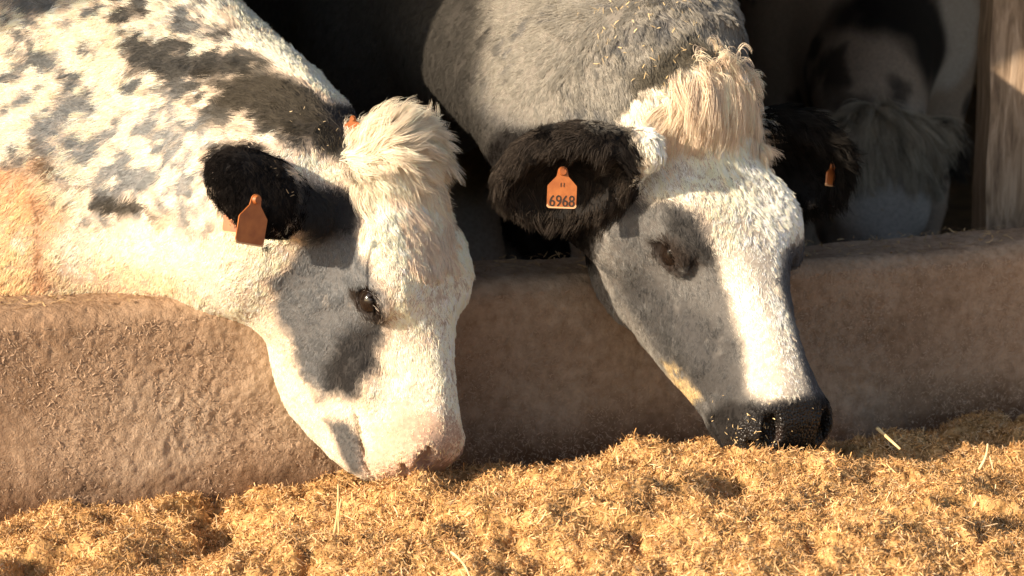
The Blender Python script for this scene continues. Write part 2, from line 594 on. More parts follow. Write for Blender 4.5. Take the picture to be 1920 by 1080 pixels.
def sample_surface(V, F, weight, n, seed):
    """n random points on the quads; weight per face multiplies its area"""
    r = np.random.default_rng(seed)
    tri = np.concatenate([F[:, [0, 1, 2]], F[:, [0, 2, 3]]])
    w = np.concatenate([weight, weight])
    a, b_, c = V[tri[:, 0]], V[tri[:, 1]], V[tri[:, 2]]
    cr = np.cross(b_ - a, c - a)
    ar = np.linalg.norm(cr, axis=1) * w
    cum = np.cumsum(ar); cum /= cum[-1]
    k = np.searchsorted(cum, r.random(n))
    k = np.clip(k, 0, len(tri) - 1)
    u, v = r.random(n), r.random(n)
    s = np.sqrt(u)
    P = a[k] * (1 - s)[:, None] + b_[k] * (s * (1 - v))[:, None] + c[k] * (s * v)[:, None]
    return P, tri[k], np.stack([1 - s, s * (1 - v), s * v], 1)

def vert_normals(V, F):
    n = np.zeros_like(V)
    d1 = V[F[:, 2]] - V[F[:, 0]]; d2 = V[F[:, 3]] - V[F[:, 1]]
    fn = np.cross(d1, d2)
    for i in range(4): np.add.at(n, F[:, i], fn)
    return unit(n), fn

# ------------------------------------------------------------------ the wall line
WA = math.atan2(0.64, 1.61)
W_T = np.array([math.cos(WA), math.sin(WA), 0])          # along the wall
W_IN = np.array([-math.sin(WA), math.cos(WA), 0])        # into the barn
W_O = np.array([-.73, 3.04, 0])                          # on its inner top edge
W_TOP, W_THICK = 0.66, 0.19
HEAD = -W_IN

def wallpt(a, d, z):
    """a along the wall, d into the barn from the inner edge, height z"""
    return W_O + W_T * a + W_IN * d + np.array([0, 0, z])

# ------------------------------------------------------------------ cows
PINK = (.62, .36, .25)
WHITE = (.84, .71, .565)
CREAM = (.87, .73, .565)
GREY = (.135, .135, .135)
DGREY = (.045, .043, .043)
BLACK = (.014, .012, .011)
MGREY = (.155, .152, .145)

def build_cow(name, label, spec):
    F = Field(*spec['grid'])
    A, o, s = spec['A'], spec['o'], spec['s']
    for fn in spec['shape']: fn(F)
    HP = add_head(F, o, A, s, spec.get('detail', True), spec.get('jaw'), spec.get('sx', 1.0), spec.get('lid', .0165))
    for e in spec['ears']: add_ear(F, **e)
    for fn in spec.get('post', []): fn(F)
    V, Fc = F.mesh()
    Nn, fn_ = vert_normals(V, Fc)
    col = spec['paint'](V, Nn)
    root = empty(name, (float(spec['sh'][0]), float(spec['sh'][1]), 0))
    tag(root, label, 'cow', spec.get('group'))
    b = mesh_from('body', V - np.array(root.location), Fc, M_SKIN, root, True, col)
    wet = spec['wet'](V) if 'wet' in spec else np.zeros(len(V))
    wa = b.data.attributes.new('wet', 'FLOAT', 'POINT'); wa.data.foreach_set('value', wet.astype(np.float32))
    # eyes
    if spec.get('detail', True):
        for q in (-1, 1):
            bm = bmesh.new()
            bmesh.ops.create_uvsphere(bm, u_segments=28, v_segments=18, radius=.0235 * s)
            ob = from_bm('eye', bm, M_EYE, root, True)
            p = HP(.208, q * .0945, .030) - np.array(root.location)
            ob.location = tuple(p)
    return root, V, Fc, Nn, fn_, col, HP

def grow_fur(root, V, Fc, Nn, fnorm, spec, n, seed):
    """short coat where it can be seen from the yard"""
    cen = V[Fc].mean(1)
    px, py = project(cen)
    vd = unit(CO - cen)
    face = (unit(fnorm) * vd).sum(1)
    vis = (px > -150) & (px < 2070) & (py > -120) & (py < 1150) & (face > -.45)
    w = vis * spec['fur_w'](cen)
    P, tri, bc = sample_surface(V, Fc, w, int(n * FUR), seed)
    nn = unit((Nn[tri] * bc[:, :, None]).sum(1))
    D = spec['flow'](P, nn)
    L, lift, curl, spread = spec['fur_len'](P)
    return locks('fur', P - np.array(root.location), D, nn, L, spec['paint'](P, nn), root, kids=13, spread=spread, width=.00065, gain=1.35, pinch=.55, jitter=.08,
                 npts=4, lift=lift, curl=curl, gravity=.2, seed=seed)

# ---- cow at the left
A1 = frame(camvec(.25, .12, -.95), camvec(math.cos(math.radians(33)), math.sin(math.radians(33)), 0))
S1 = 0.90
SX1 = 0.99
near1 = -1 if A1[1] @ C_F > 0 else 1
o1 = at(688, 562, 2.84) - S1 * (A1.T @ np.array([.207 * SX1, near1 * .112, .031]))
sh1 = at(10, 190, 3.50)
c1n = [(at(600, 375, 2.95), .090, .100, camvec(.6, 0, .75)),
       (at(505, 365, 3.03), .115, .150, camvec(.65, 0, .75)),
       (at(390, 320, 3.16), .140, .205, camvec(.7, 0, .7)),
       (at(220, 250, 3.28), .190, .270, camvec(.6, 0, .8)),
       (at(30, 180, 3.42), .230, .330, camvec(.4, 0, .9))]
def shape1(F):
    neck_path(F, c1n, .05)
    body(F, sh1, HEAD, 1.32)
    # brisket resting above the wall and the throat
    F.ell(at(60, 420, 3.20), frame(HEAD, (0, 0, 1)), (.22, .20, .20), .08)
    F.cone(at(470, 490, 2.98), at(300, 430, 3.1), .07, .11, .07)
ears1 = [dict(base=at(575, 405, 2.86), tip=at(398, 318, 2.80), openv=camvec(-.2, -.75, -.65), half_w=.062, thick=.012),
         dict(base=o1 + S1 * (A1.T @ np.array([.04, -near1 * .06, -.02])), tip=o1 + S1 * (A1.T @ np.array([.03, -near1 * .06, -.02])) + camvec(-.10, -1, -.25) * .21, openv=A1[0] * .6 - A1[2] * .3, half_w=.055)]

# ---- cow at the right
A2 = frame(camvec(.31, .46, -.83), camvec(math.cos(math.radians(60)), math.sin(math.radians(60)), 0.1))
S2 = 0.99
SX2 = 1.12
near2 = -1 if A2[1] @ C_F > 0 else 1
o2 = at(1249, 474, 2.95) - S2 * (A2.T @ np.array([.207 * SX2, near2 * .112, .031]))
sh2 = at(850, -60, 4.15)
c2n = [(at(1270, 265, 3.05), .100, .11, camvec(.6, .3, .7)),
       (at(1180, 160, 3.14), .120, .17, camvec(.7, .2, .6)),
       (at(1090, 50, 3.33), .145, .225, camvec(.75, .1, .6)),
       (at(1000, -50, 3.64), .19, .28, camvec(.6, 0, .8)),
       (at(870, -120, 4.08), .24, .32, camvec(.3, 0, .95))]
def shape2(F):
    neck_path(F, c2n, .05)
    body(F, sh2, HEAD, 1.42)
    F.ell(at(790, 90, 3.95), frame(HEAD, (0, 0, 1)), (.20, .20, .20), .08)
    F.cone(at(1180, 420, 3.05), at(1080, 260, 3.2), .075, .12, .07)
ears2 = [dict(base=at(1200, 285, 2.93), tip=at(945, 362, 2.97), openv=camvec(.30, .70, -.62), half_w=.084, thick=.012),
         dict(base=o2 + S2 * (A2.T @ np.array([.03, -near2 * .07, .02])), tip=at(1585, 330, 3.16), openv=camvec(-.2, .7, -.5), half_w=.080)]

def wide_grid(lo, hi, fine_lo, fine_hi, fine):
    return [axis_grid(lo[i], hi[i], fine_lo[i], fine_hi[i], fine, .03) for i in range(3)]

def bounds(sh, heading):
    h = unit(np.array([heading[0], heading[1], 0.])); l = np.array([-h[1], h[0], 0])
    pts = np.array([sh + h * f + l * s_ for f in (-1.85, .3) for s_ in (-.45, .45)])
    return pts.min(0), pts.max(0)

def cow_grid(sh, o, A, s, extra, fine):
    b0, b1 = bounds(sh, HEAD)
    hp = np.array([o + s * (A.T @ np.array(p)) for p in [(-.06, -.12, -.2), (.51, .12, .12), (-.06, .12, .12), (.51, -.12, -.2), (.2, .12, -.22), (.2, -.12, .12)]] + list(extra))
    f0, f1 = hp.min(0) - .02, hp.max(0) + .02
    lo = np.minimum(np.minimum(b0, f0), [9, 9, -.05]) - .05; hi = np.maximum(np.maximum(b1, f1), [-9, -9, 1.55]) + .05
    return wide_grid(lo, hi, f0, f1, fine)

def face_skin(c, P, o, A, s, nos):
    """bare dark lids and the lining of the nostrils"""
    h = head_local(P, o, A, s)
    d = np.sqrt(((h[:, 0] - .208) / 1.25) ** 2 + (h[:, 2] - .030) ** 2 + (np.abs(h[:, 1]) - .104) ** 2)
    m = smoothstep(.026, .019, d)[:, None]
    c = c * (1 - m) + np.array((.028, .020, .016)) * m
    d = np.sqrt((h[:, 0] - .472) ** 2 + ((np.abs(h[:, 1]) - .044) * 1.3) ** 2 + (h[:, 2] - .010) ** 2)
    m = smoothstep(.022, .012, d)[:, None]
    return c * (1 - m) + np.array(nos) * m
def paint1(P, Nn):
    return face_skin(paint(P, WHITE, PATCH1), P, o1, A1, S1, (.30, .14, .10))
def paint2(P, Nn):
    c = paint(P, MGREY, PATCH2)
    h = head_local(P, o2, A2, S2)
    m = smoothstep(.108, .122, -near2 * h[:, 1]) * smoothstep(.16, .12, h[:, 0]) * smoothstep(-.16, -.12, h[:, 0]) * smoothstep(-.16, -.12, h[:, 2])
    return face_skin(c * (1 - m[:, None]) + np.array(BLACK) * m[:, None], P, o2, A2, S2, (.05, .032, .026))
# patches: outline on the animal as seen from the yard, colour, edge softness, raggedness[, mottling][, strength]
PATCH1 = [
    ([(-300, -300), (330, -300), (420, 60), (360, 420), (150, 430), (-300, 330)], (.20, .205, .20), 40, 50, .42),
    ([(180, -60), (300, -40), (470, 90), (560, 160), (650, 235), (640, 290), (560, 270), (470, 250), (380, 215), (300, 150), (230, 90)], (.105, .10, .09), 20, 38, .20),
    ([(380, 130), (520, 130), (650, 235), (625, 285), (520, 240), (420, 200)], (.065, .057, .045), 20, 24),
    ([(60, 180), (330, 200), (420, 330), (330, 420), (180, 380), (90, 300)], (.29, .295, .29), 40, 50, .22),
    ([(60, 270), (150, 340), (230, 370), (330, 400), (300, 430), (180, 390), (80, 330)], (.09, .08, .065), 12, 20, .14),  # shoulder wrinkle, its shade painted into the coat
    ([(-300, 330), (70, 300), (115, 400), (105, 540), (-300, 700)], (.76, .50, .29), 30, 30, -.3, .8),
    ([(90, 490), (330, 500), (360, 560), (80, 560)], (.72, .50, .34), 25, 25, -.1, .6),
    ([(66, 300), (78, 300), (82, 540), (70, 540)], (.30, .17, .09), 6, 6, .0, .8),  # brisket fold: crease shade put into the colour
    # cheek
    ([(545, 470), (600, 440), (660, 430), (700, 500), (720, 560), (712, 640), (700, 700), (660, 738), (610, 742), (570, 700), (540, 640), (505, 580), (500, 520)], (.175, .18, .183), 18, 26, -.42),
    ([(640, 620), (712, 600), (706, 690), (670, 735), (615, 735), (610, 690)], (.045, .043, .042), 20, 14),
    ([(560, 330), (640, 345), (680, 360), (672, 430), (610, 450), (560, 440), (545, 380)], (.030, .029, .029), 18, 12),  # black hair behind the ear, with the ear's shadow painted in
    ([(650, 530), (700, 540), (716, 580), (712, 606), (680, 585), (655, 560)], (.035, .026, .02), 7, 4),
    ([(612, 785), (650, 790), (675, 830), (690, 895), (652, 895), (635, 840)], (.12, .118, .115), 10, 12),
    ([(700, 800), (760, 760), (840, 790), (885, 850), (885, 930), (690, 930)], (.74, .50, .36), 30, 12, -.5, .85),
    # ears
    ([(380, 300), (400, 270), (480, 262), (530, 300), (562, 350), (556, 395), (530, 425), (500, 435), (430, 410), (395, 360)], BLACK, 7, 3),
    ([(610, 200), (690, 190), (700, 250), (640, 262)], DGREY, 10, 5),
    ([(815, 320), (960, 320), (960, 420), (850, 420)], BLACK, 4, 3),
]
PATCH2 = [
    ([(350, -300), (925, -300), (935, 40), (900, 180), (960, 320), (840, 420), (350, 420)], (.060, .056, .05), 30, 20),  # painted shade over neck and chest, edge follows the cast shadow
    ([(925, -100), (1400, -100), (1370, 120), (1180, 230), (1000, 260), (905, 180)], (.30, .28, .24), 30, 24, -.15, .8),
    ([(1170, 130), (1300, 60), (1360, 110), (1190, 205)], (.10, .09, .07), 14, 16, .0),
    # blaze, forehead and nose
    ([(1150, 215), (1300, 110), (1480, 130), (1530, 330), (1520, 430), (1470, 470), (1462, 520), (1500, 660), (1515, 735), (1440, 752), (1400, 735), (1392, 640), (1350, 520), (1320, 400), (1250, 370), (1195, 375), (1185, 300)], (.82, .74, .61), 14, 10),
    ([(1300, 250), (1380, 280), (1400, 400), (1380, 470), (1330, 440), (1290, 340)], (.82, .67, .51), 40, 14, -.5, .7),
    ([(1240, 372), (1300, 400), (1345, 480), (1340, 505), (1290, 480), (1250, 440)], (.050, .048, .046), 14, 10),
    ([(1208, 445), (1262, 440), (1300, 478), (1330, 500), (1270, 500), (1222, 478)], (.04, .032, .027), 9, 6),
    ([(1150, 520), (1230, 520), (1380, 640), (1395, 745), (1330, 770), (1260, 690), (1190, 610)], (.080, .079, .078), 26, 22, -.10),
    ([(1120, 380), (1150, 380), (1160, 560), (1260, 690), (1310, 745), (1200, 690), (1100, 560)], (.28, .265, .24), 16, 10, -.1, .8),
    ([(1236, 668), (1270, 690), (1312, 742), (1290, 752), (1258, 720)], (.60, .46, .24), 8, 8, -.1, .8),
    ([(1470, 470), (1600, 400), (1620, 760), (1540, 770), (1505, 680), (1470, 540)], (.10, .098, .10), 12, 8),
    ([(1322, 775), (1370, 752), (1440, 758), (1520, 742), (1600, 735), (1600, 900), (1310, 900)], (.024, .022, .021), 9, 6),
    # ears
    ([(900, 300), (940, 240), (1060, 228), (1180, 238), (1205, 290), (1190, 350), (1130, 400), (1110, 500), (1000, 500), (930, 420)], BLACK, 12, 6),
    ([(1468, 200), (1700, 180), (1720, 430), (1540, 440), (1530, 330), (1490, 270)], BLACK, 10, 5),
]

def head_local(P, o, A, s):
    q = (P - o) @ A.T / s
    q = q / np.array([SX1 if s == S1 else SX2, 1, 1])
    return q

def off_eye(c, o, A, s):
    q = head_local(c, o, A, s)
    d = np.sqrt(((q[:, 0] - .208) / 1.25) ** 2 + (q[:, 2] - .030) ** 2 + (np.abs(q[:, 1]) - .105) ** 2)
    n = np.sqrt((q[:, 0] - .472) ** 2 + (np.abs(q[:, 1]) - .045) ** 2 + q[:, 2] ** 2)
    return smoothstep(.016, .022, d) * smoothstep(.026, .042, n)

def in_cup(c, ear):
    """1 inside the hollow of an ear"""
    base, tip = np.asarray(ear['base']), np.asarray(ear['tip'])
    A = frame(tip - base, ear['openv']); Le = np.linalg.norm(tip - base)
    q = (c - base) @ A.T
    e = (q[:, 0] / Le - .52) ** 2 / .23 + (q[:, 1] / ear['half_w']) ** 2
    return smoothstep(.85, .6, e) * smoothstep(-.004, .006, q[:, 2] + .012)

def make_flow(o, A, s, npts):
    cs = np.array([c for c, *_ in npts]); tail = unit(cs[-1] - cs[0])
    def flow(P, nn):
        q = head_local(P, o, A, s)
        face = smoothstep(.30, -.30, (-q[:, 2] - .02) / .12)           # 1 on the front of the face
        dh = A[0] * .9 + 0
        cheek = A[0] * .55 - A[2] * .8
        D = cheek + (dh - cheek) * face[:, None]
        whorl = A[1][None] * (np.sign(q[:, 1]) * smoothstep(.04, .0, np.abs(q[:, 0] - .2)) * .5 * face)[:, None]
        D = D + whorl
        neck = tail * .75 + np.array([0, 0, -.65])
        m = smoothstep(.06, -.10, q[:, 0] + .35 * (q[:, 2] + .05))[:, None]
        return unit(D * (1 - m) + neck * m)
    return flow

def std_len(o, A, s):
    def f(P):
        q = head_local(P, o, A, s)
        nose = smoothstep(.28, .44, q[:, 0])
        fore = smoothstep(.22, .05, q[:, 0]) * smoothstep(.03, .08, q[:, 2])
        body_ = smoothstep(.02, -.15, q[:, 0])
        L = .0085 * (1 - nose) + .005 * nose + .006 * fore + .006 * body_
        return L, .15 + .10 * fore - .02 * nose, .18 + .2 * fore, .0034 - .0014 * nose + .0012 * body_
    return f

# deeper lower jaw on the left cow, a shallower cheek on the right one (one value per head section)
JAW1 = -np.interp(HX, [0, .10, .18, .26, .34, .42, .48], [-.05, -.03, .03, .085, .095, .06, .02])
JAW2 = -np.interp(HX, [0, .10, .18, .26, .34, .42, .48], [-.03, -.03, -.005, .015, .01, 0, 0])
def cow_left():
    sp = dict(A=A1, o=o1, s=S1, sh=sh1, shape=[shape1], ears=ears1, paint=paint1,
              grid=cow_grid(sh1, o1, A1, S1, [at(380, 300, 2.75), at(400, 480, 3.1)], .005),
              group='cows feeding over the wall', jaw=JAW1, sx=SX1)
    sp['wet'] = lambda V: smoothstep(.43, .46, head_local(V, o1, A1, S1)[:, 0]) * .7
    root, V, Fc, Nn, fn_, col, HP = build_cow('cow', 'white cow with grey cheek patch and rounded black ear, nose down in the feed', sp)
    sp['flow'] = make_flow(o1, A1, S1, c1n); sp['fur_len'] = std_len(o1, A1, S1)
    sp['fur_w'] = lambda c: off_eye(c, o1, A1, S1) * (1 + .9 * smoothstep(-.06, .02, head_local(c, o1, A1, S1)[:, 0]) + .8 * smoothstep(.22, .36, head_local(c, o1, A1, S1)[:, 0])) * (1 - .97 * smoothstep(.455, .475, head_local(c, o1, A1, S1)[:, 0]))
    if FUR: grow_fur(root, V, Fc, Nn, fn_, sp, 95000, 1)
    return root, V, Fc, Nn
def cow_right():
    sp = dict(A=A2, o=o2, s=S2, sh=sh2, shape=[shape2], ears=ears2, paint=paint2,
              grid=cow_grid(sh2, o2, A2, S2, [at(930, 230, 2.95), at(1000, 480, 2.9), at(1580, 250, 3.1)], .005),
              group='cows feeding over the wall', jaw=JAW2, sx=SX2, lid=.0140)
    sp['wet'] = lambda V: smoothstep(.425, .45, head_local(V, o2, A2, S2)[:, 0])
    root, V, Fc, Nn, fn_, col, HP = build_cow('cow', 'grey cow with a white blaze, cream forelock and wet black muzzle over the feed', sp)
    sp['flow'] = make_flow(o2, A2, S2, c2n); sp['fur_len'] = std_len(o2, A2, S2)
    sp['fur_w'] = lambda c: (1 - .8 * in_cup(c, ears2[0])) * off_eye(c, o2, A2, S2) * (1 + .9 * smoothstep(-.06, .02, head_local(c, o2, A2, S2)[:, 0]) + .8 * smoothstep(.22, .36, head_local(c, o2, A2, S2)[:, 0])) * (1 - .97 * smoothstep(.435, .455, head_local(c, o2, A2, S2)[:, 0]))
    if FUR: grow_fur(root, V, Fc, Nn, fn_, sp, 95000, 2)
    return root, V, Fc, Nn
C1 = cow_left()
C2 = cow_right()

# ------------------------------------------------------------------ long hair, lashes, ear fringes
def pick(V, Fc, Nn, mask, n, seed):
    w = mask[Fc].mean(1)
    P, tri, bc = sample_surface(V, Fc, w, n, seed)
    return P, unit((Nn[tri] * bc[:, :, None]).sum(1))

def forelock_right():
    root, V, Fc, Nn = C2
    q = head_local(V, o2, A2, S2)
    m = ((q[:, 0] > .028) & (q[:, 0] < .140) & (q[:, 1] * near2 > -.084) & (q[:, 1] * near2 < .106) & (q[:, 2] > .045)) * smoothstep(.145, .05, q[:, 0])
    P, nn = pick(V, Fc, Nn, m, 1500, 5)
    h = head_local(P, o2, A2, S2)
    D = np.tile(A2[0], (len(P), 1)) + A2[1][None] * (h[:, 1:2] * 5.0)
    k = smoothstep(.02, .135, h[:, 0])
    c = np.array(CREAM) * (1 - k[:, None]) + np.array(WHITE) * k[:, None]
    L = (.066 - .042 * k) * RNG.uniform(.45, 1.15, len(P))
    locks('forelock', P - np.array(root.location), D, nn, L, c, root, kids=24, spread=.0045, width=.00065, npts=8, lift=.34 - .16 * k, curl=.45,
          free=True, gravity=.7, hug=.30, turn=1.0, pinch=.72, clump=34, seed=21, jitter=.09)
    # stray curls standing up along the poll
    P, nn = pick(V, Fc, Nn, ((q[:, 0] > .005) & (q[:, 0] < .04) & (np.abs(q[:, 1]) < .07) & (q[:, 2] > .06)).astype(float), 60, 6)
    locks('stray_curls', P - np.array(root.location), np.tile(A2[0] * .4, (len(P), 1)) + RNG.normal(0, .5, (len(P), 3)), nn, .036, np.array(CREAM) * np.ones((len(P), 1)), root,
          kids=9, spread=.004, width=.0007, npts=8, lift=2.2, curl=.8, free=True, gravity=.7, hug=.2, turn=1.2, pinch=.4, clump=40, seed=23)

def forelock_left():
    root, V, Fc, Nn = C1
    q = head_local(V, o1, A1, S1)
    m = ((q[:, 0] > -.05) & (q[:, 0] < .05) & (q[:, 1] * near1 > -.055) & (q[:, 1] * near1 < .09) & (q[:, 2] > .035)).astype(float)
    P, nn = pick(V, Fc, Nn, m, 1000, 7)
    h = head_local(P, o1, A1, S1)
    px, py = project(P)
    rad = C_R[None] * np.clip((px - 640) / 90., -.3, 1.2)[:, None] - C_U[None] * ((py - 300) / 90.)[:, None]
    up = smoothstep(.03, -.03, h[:, 0])[:, None]
    D = rad * (.6 + .6 * up) + A1[0][None] * (1 - up) * .7 + C_U * .25 * up
    L = (.047 + .002 * up[:, 0]) * RNG.uniform(.6, 1.15, len(P))
    locks('forelock', P - np.array(root.location), D, nn, L, np.array([.87, .77, .62]) * np.ones((len(P), 1)), root, kids=32, spread=.0055, width=.00075,
          npts=8, lift=.30 + .55 * up[:, 0], curl=.6, free=True, gravity=.35, hug=.25, turn=1.0, pinch=.70, clump=36, seed=27, jitter=.09)
    # wavy curls down the forehead
    m = ((q[:, 0] > .05) & (q[:, 0] < .17) & (q[:, 1] * near1 > -.035) & (q[:, 1] * near1 < .075) & (q[:, 2] > .07)).astype(float)
    P, nn = pick(V, Fc, Nn, m, 1500, 8)
    locks('forehead_curls', P - np.array(root.location), np.tile(A1[0], (len(P), 1)), nn, .026, paint1(P, nn), root, kids=16, spread=.003, width=.0007,
          npts=6, lift=.22, curl=.9, gravity=.3, hug=.2, turn=.9, pinch=.7, clump=60, seed=28)

def ear_fringe(C, ear, n, L, seed, col, side):
    root, V, Fc, Nn = C
    base, tip = np.asarray(ear['base']), np.asarray(ear['tip'])
    A = frame(tip - base, ear['openv']); Le = np.linalg.norm(tip - base)
    q = (V - base) @ A.T
    m = ((q[:, 0] > Le * .12) & (q[:, 0] < Le * 1.1) & (np.abs(q[:, 1]) < ear['half_w'] * 1.25) & (np.abs(q[:, 2]) < .07) & ((q[:, 0] - Le * .52) ** 2 / (Le * .56) ** 2 + q[:, 1] ** 2 / (ear['half_w'] * 1.12) ** 2 < 1)).astype(float)
    edge = np.sqrt(((q[:, 0] - Le * .52) / (Le * .52)) ** 2 + (q[:, 1] / ear['half_w']) ** 2)
    m = m * (.12 + smoothstep(.68, .95, edge) * 1.0)
    P, nn = pick(V, Fc, Nn, m, n, seed)
    p = (P - base) @ A.T
    D = A[0] * .6 + (A[1][None] * (p[:, 1:2] / ear['half_w'])) * .4 + np.array([0, 0, -.75])
    locks('ear_hair', P - np.array(root.location), D, nn, L, np.array(col) * np.ones((len(P), 1)), root, kids=14, spread=.0045, width=.0007,
          npts=5, lift=side, curl=.5, free=True, gravity=.5, hug=.05, turn=.9, pinch=.5, clump=45, seed=seed, jitter=.25)

def lashes(C, o, A, s, sx, near, seed):
    root = C[0]
    n = 46
    t = np.linspace(-1, 1, n)
    x = .208 * sx + t * .0   # along the upper lid
    P = np.array([o + s * (A.T @ np.array([.207 * sx + a * .024, near * (.110 - .004 * a * a), .031 + .015 * (1 - a * a)])) for a in t])
    out = A[1] * near
    D = np.tile(out * .8 + A[2] * .5 - A[0] * .1, (n, 1)) + A[0][None] * (t * .5)[:, None]
    locks('eyelashes', P - np.array(root.location), D, np.tile(unit(A[2] + out), (n, 1)), .011, np.array([.02, .015, .012]) * np.ones((n, 1)), root, kids=4, spread=.0007,
          width=.0006, npts=5, lift=.5, curl=.2, gravity=.5, hug=0, turn=.3, pinch=.3, seed=seed)

if FUR:
    forelock_right(); forelock_left()
    ear_fringe(C2, ears2[0], 1300, .023, 41, (.050, .041, .034), .28)
    ear_fringe(C2, ears2[1], 500, .03, 42, (.02, .018, .016), .6)
    ear_fringe(C1, ears1[0], 600, .009, 43, (.013, .011, .010), .4)
    lashes(C1, o1, A1, S1, SX1, near1, 51); lashes(C2, o2, A2, S2, SX2, near2, 52)

# ------------------------------------------------------------------ feeding wall
M_WALL, nt, b = new_mat('dusty_concrete')
tc = N(nt, 'ShaderNodeTexCoord')
n1 = N(nt, 'ShaderNodeTexNoise', Scale=3.0, Detail=6, Roughness=.6)
n2 = N(nt, 'ShaderNodeTexNoise', Scale=55., Detail=6, Roughness=.65)
nt.links.new(tc.outputs['Object'], n1.inputs['Vector']); nt.links.new(tc.outputs['Object'], n2.inputs['Vector'])
r1 = ramp(nt, [(.32, (.30, .19, .115)), (.52, (.42, .29, .19)), (.70, (.50, .38, .27))])
r2 = ramp(nt, [(.30, (.62, .58, .54)), (.62, (1, 1, 1))])
nt.links.new(n1.outputs[0], r1.inputs[0]); nt.links.new(n2.outputs[0], r2.inputs[0])
mx = N(nt, 'ShaderNodeMix', data_type='RGBA', blend_type='MULTIPLY'); mx.inputs[0].default_value = 1
nt.links.new(r1.outputs[0], mx.inputs[6]); nt.links.new(r2.outputs[0], mx.inputs[7])
sp_ = N(nt, 'ShaderNodeSeparateXYZ'); nt.links.new(tc.outputs['Object'], sp_.inputs[0])
ad = N(nt, 'ShaderNodeMath', operation='MULTIPLY_ADD'); ad.inputs[1].default_value = .16
nt.links.new(n1.outputs[0], ad.inputs[0]); nt.links.new(sp_.outputs['Z'], ad.inputs[2])
r3 = ramp(nt, [(.46, (.42, .36, .32)), (.535, (1, 1, 1))]); nt.links.new(ad.outputs[0], r3.inputs[0])   # damp stain along the feed
mx2 = N(nt, 'ShaderNodeMix', data_type='RGBA', blend_type='MULTIPLY'); mx2.inputs[0].default_value = 1
nt.links.new(mx.outputs[2], mx2.inputs[6]); nt.links.new(r3.outputs[0], mx2.inputs[7])
nt.links.new(mx2.outputs[2], b.inputs['Base Color'])
b.inputs['Roughness'].default_value = .95; b.inputs['Specular IOR Level'].default_value = .1
n3 = N(nt, 'ShaderNodeTexNoise', Scale=210., Detail=5, Roughness=.65)
nt.links.new(tc.outputs['Object'], n3.inputs['Vector'])
bp = N(nt, 'ShaderNodeBump', Strength=1.0, Distance=.003)
nt.links.new(n3.outputs[0], bp.inputs['Height']); nt.links.new(bp.outputs[0], b.inputs['Normal'])

M_CHAFF, nt, b = new_mat('chaff')
a = N(nt, 'ShaderNodeAttribute', attribute_name='coat')
nt.links.new(a.outputs['Color'], b.inputs['Base Color'])
b.inputs['Roughness'].default_value = .8; b.inputs['Specular IOR Level'].default_value = .25

def build_wall():
    a_ = axis_grid(-3.2, 4.2, -.12, 1.95, .0034, .08)
    r = .035
    prof = []                                             # (d, z, normal d, normal z)
    for z in np.concatenate([np.linspace(-.02, .32, 12), np.arange(.325, W_TOP - r, .0034)]): prof.append((-W_THICK, z, -1, 0))
    for k in np.linspace(0, math.pi / 2, 14): prof.append((-W_THICK + r - r * math.cos(k), W_TOP - r + r * math.sin(k), -math.cos(k), math.sin(k)))
    for d in np.arange(-W_THICK + r + .005, -r, .006): prof.append((d, W_TOP, 0, 1))
    for k in np.linspace(0, math.pi / 2, 6): prof.append((-r + r * math.sin(k), W_TOP - r + r * math.cos(k), math.sin(k), math.cos(k)))
    for z in np.linspace(W_TOP - r - .05, -.02, 8): prof.append((0, z, 1, 0))
    pr = np.array(prof)
    na, np_ = len(a_), len(pr)
    P = (W_O[None, None] + W_T[None, None] * a_[:, None, None] + W_IN[None, None] * pr[None, :, 0, None] + np.array([0, 0, 1.]) * pr[None, :, 1, None])
    Nm = W_IN[None, None] * pr[None, :, 2, None] + np.array([0, 0, 1.]) * pr[None, :, 3, None]
    Nm = np.broadcast_to(Nm, P.shape)
    P2 = P.reshape(-1, 3); N2 = Nm.reshape(-1, 3)
    h = fbm(P2, 3.5, 3, 61) * .010 + fbm(P2, 12, 2, 62) * .0022
    rough = smoothstep(-.35, .35, fbm(P2, 5, 3, 63))
    wq = P2 + np.stack([vnoise(P2, 60, 66), vnoise(P2, 60, 67), vnoise(P2, 60, 68)], 1) * .006
    fine = fbm(wq * np.array([1, 1, .7]), 120, 2, 64, .8)
    h = h + fine * .0021 * (.45 + .75 * rough)
    P2 = P2 + N2 * h[:, None]
    i, j = np.meshgrid(np.arange(na - 1), np.arange(np_ - 1), indexing='ij')
    k = (i * np_ + j).ravel()
    F = np.stack([k, k + np_, k + np_ + 1, k + 1], 1)
    w = mesh_from('feed_wall', P2, F, M_WALL)
    tag(w, 'long low concrete feeding wall with rounded dusty top, caked with chaff', 'wall')
    return w
WALL = build_wall()

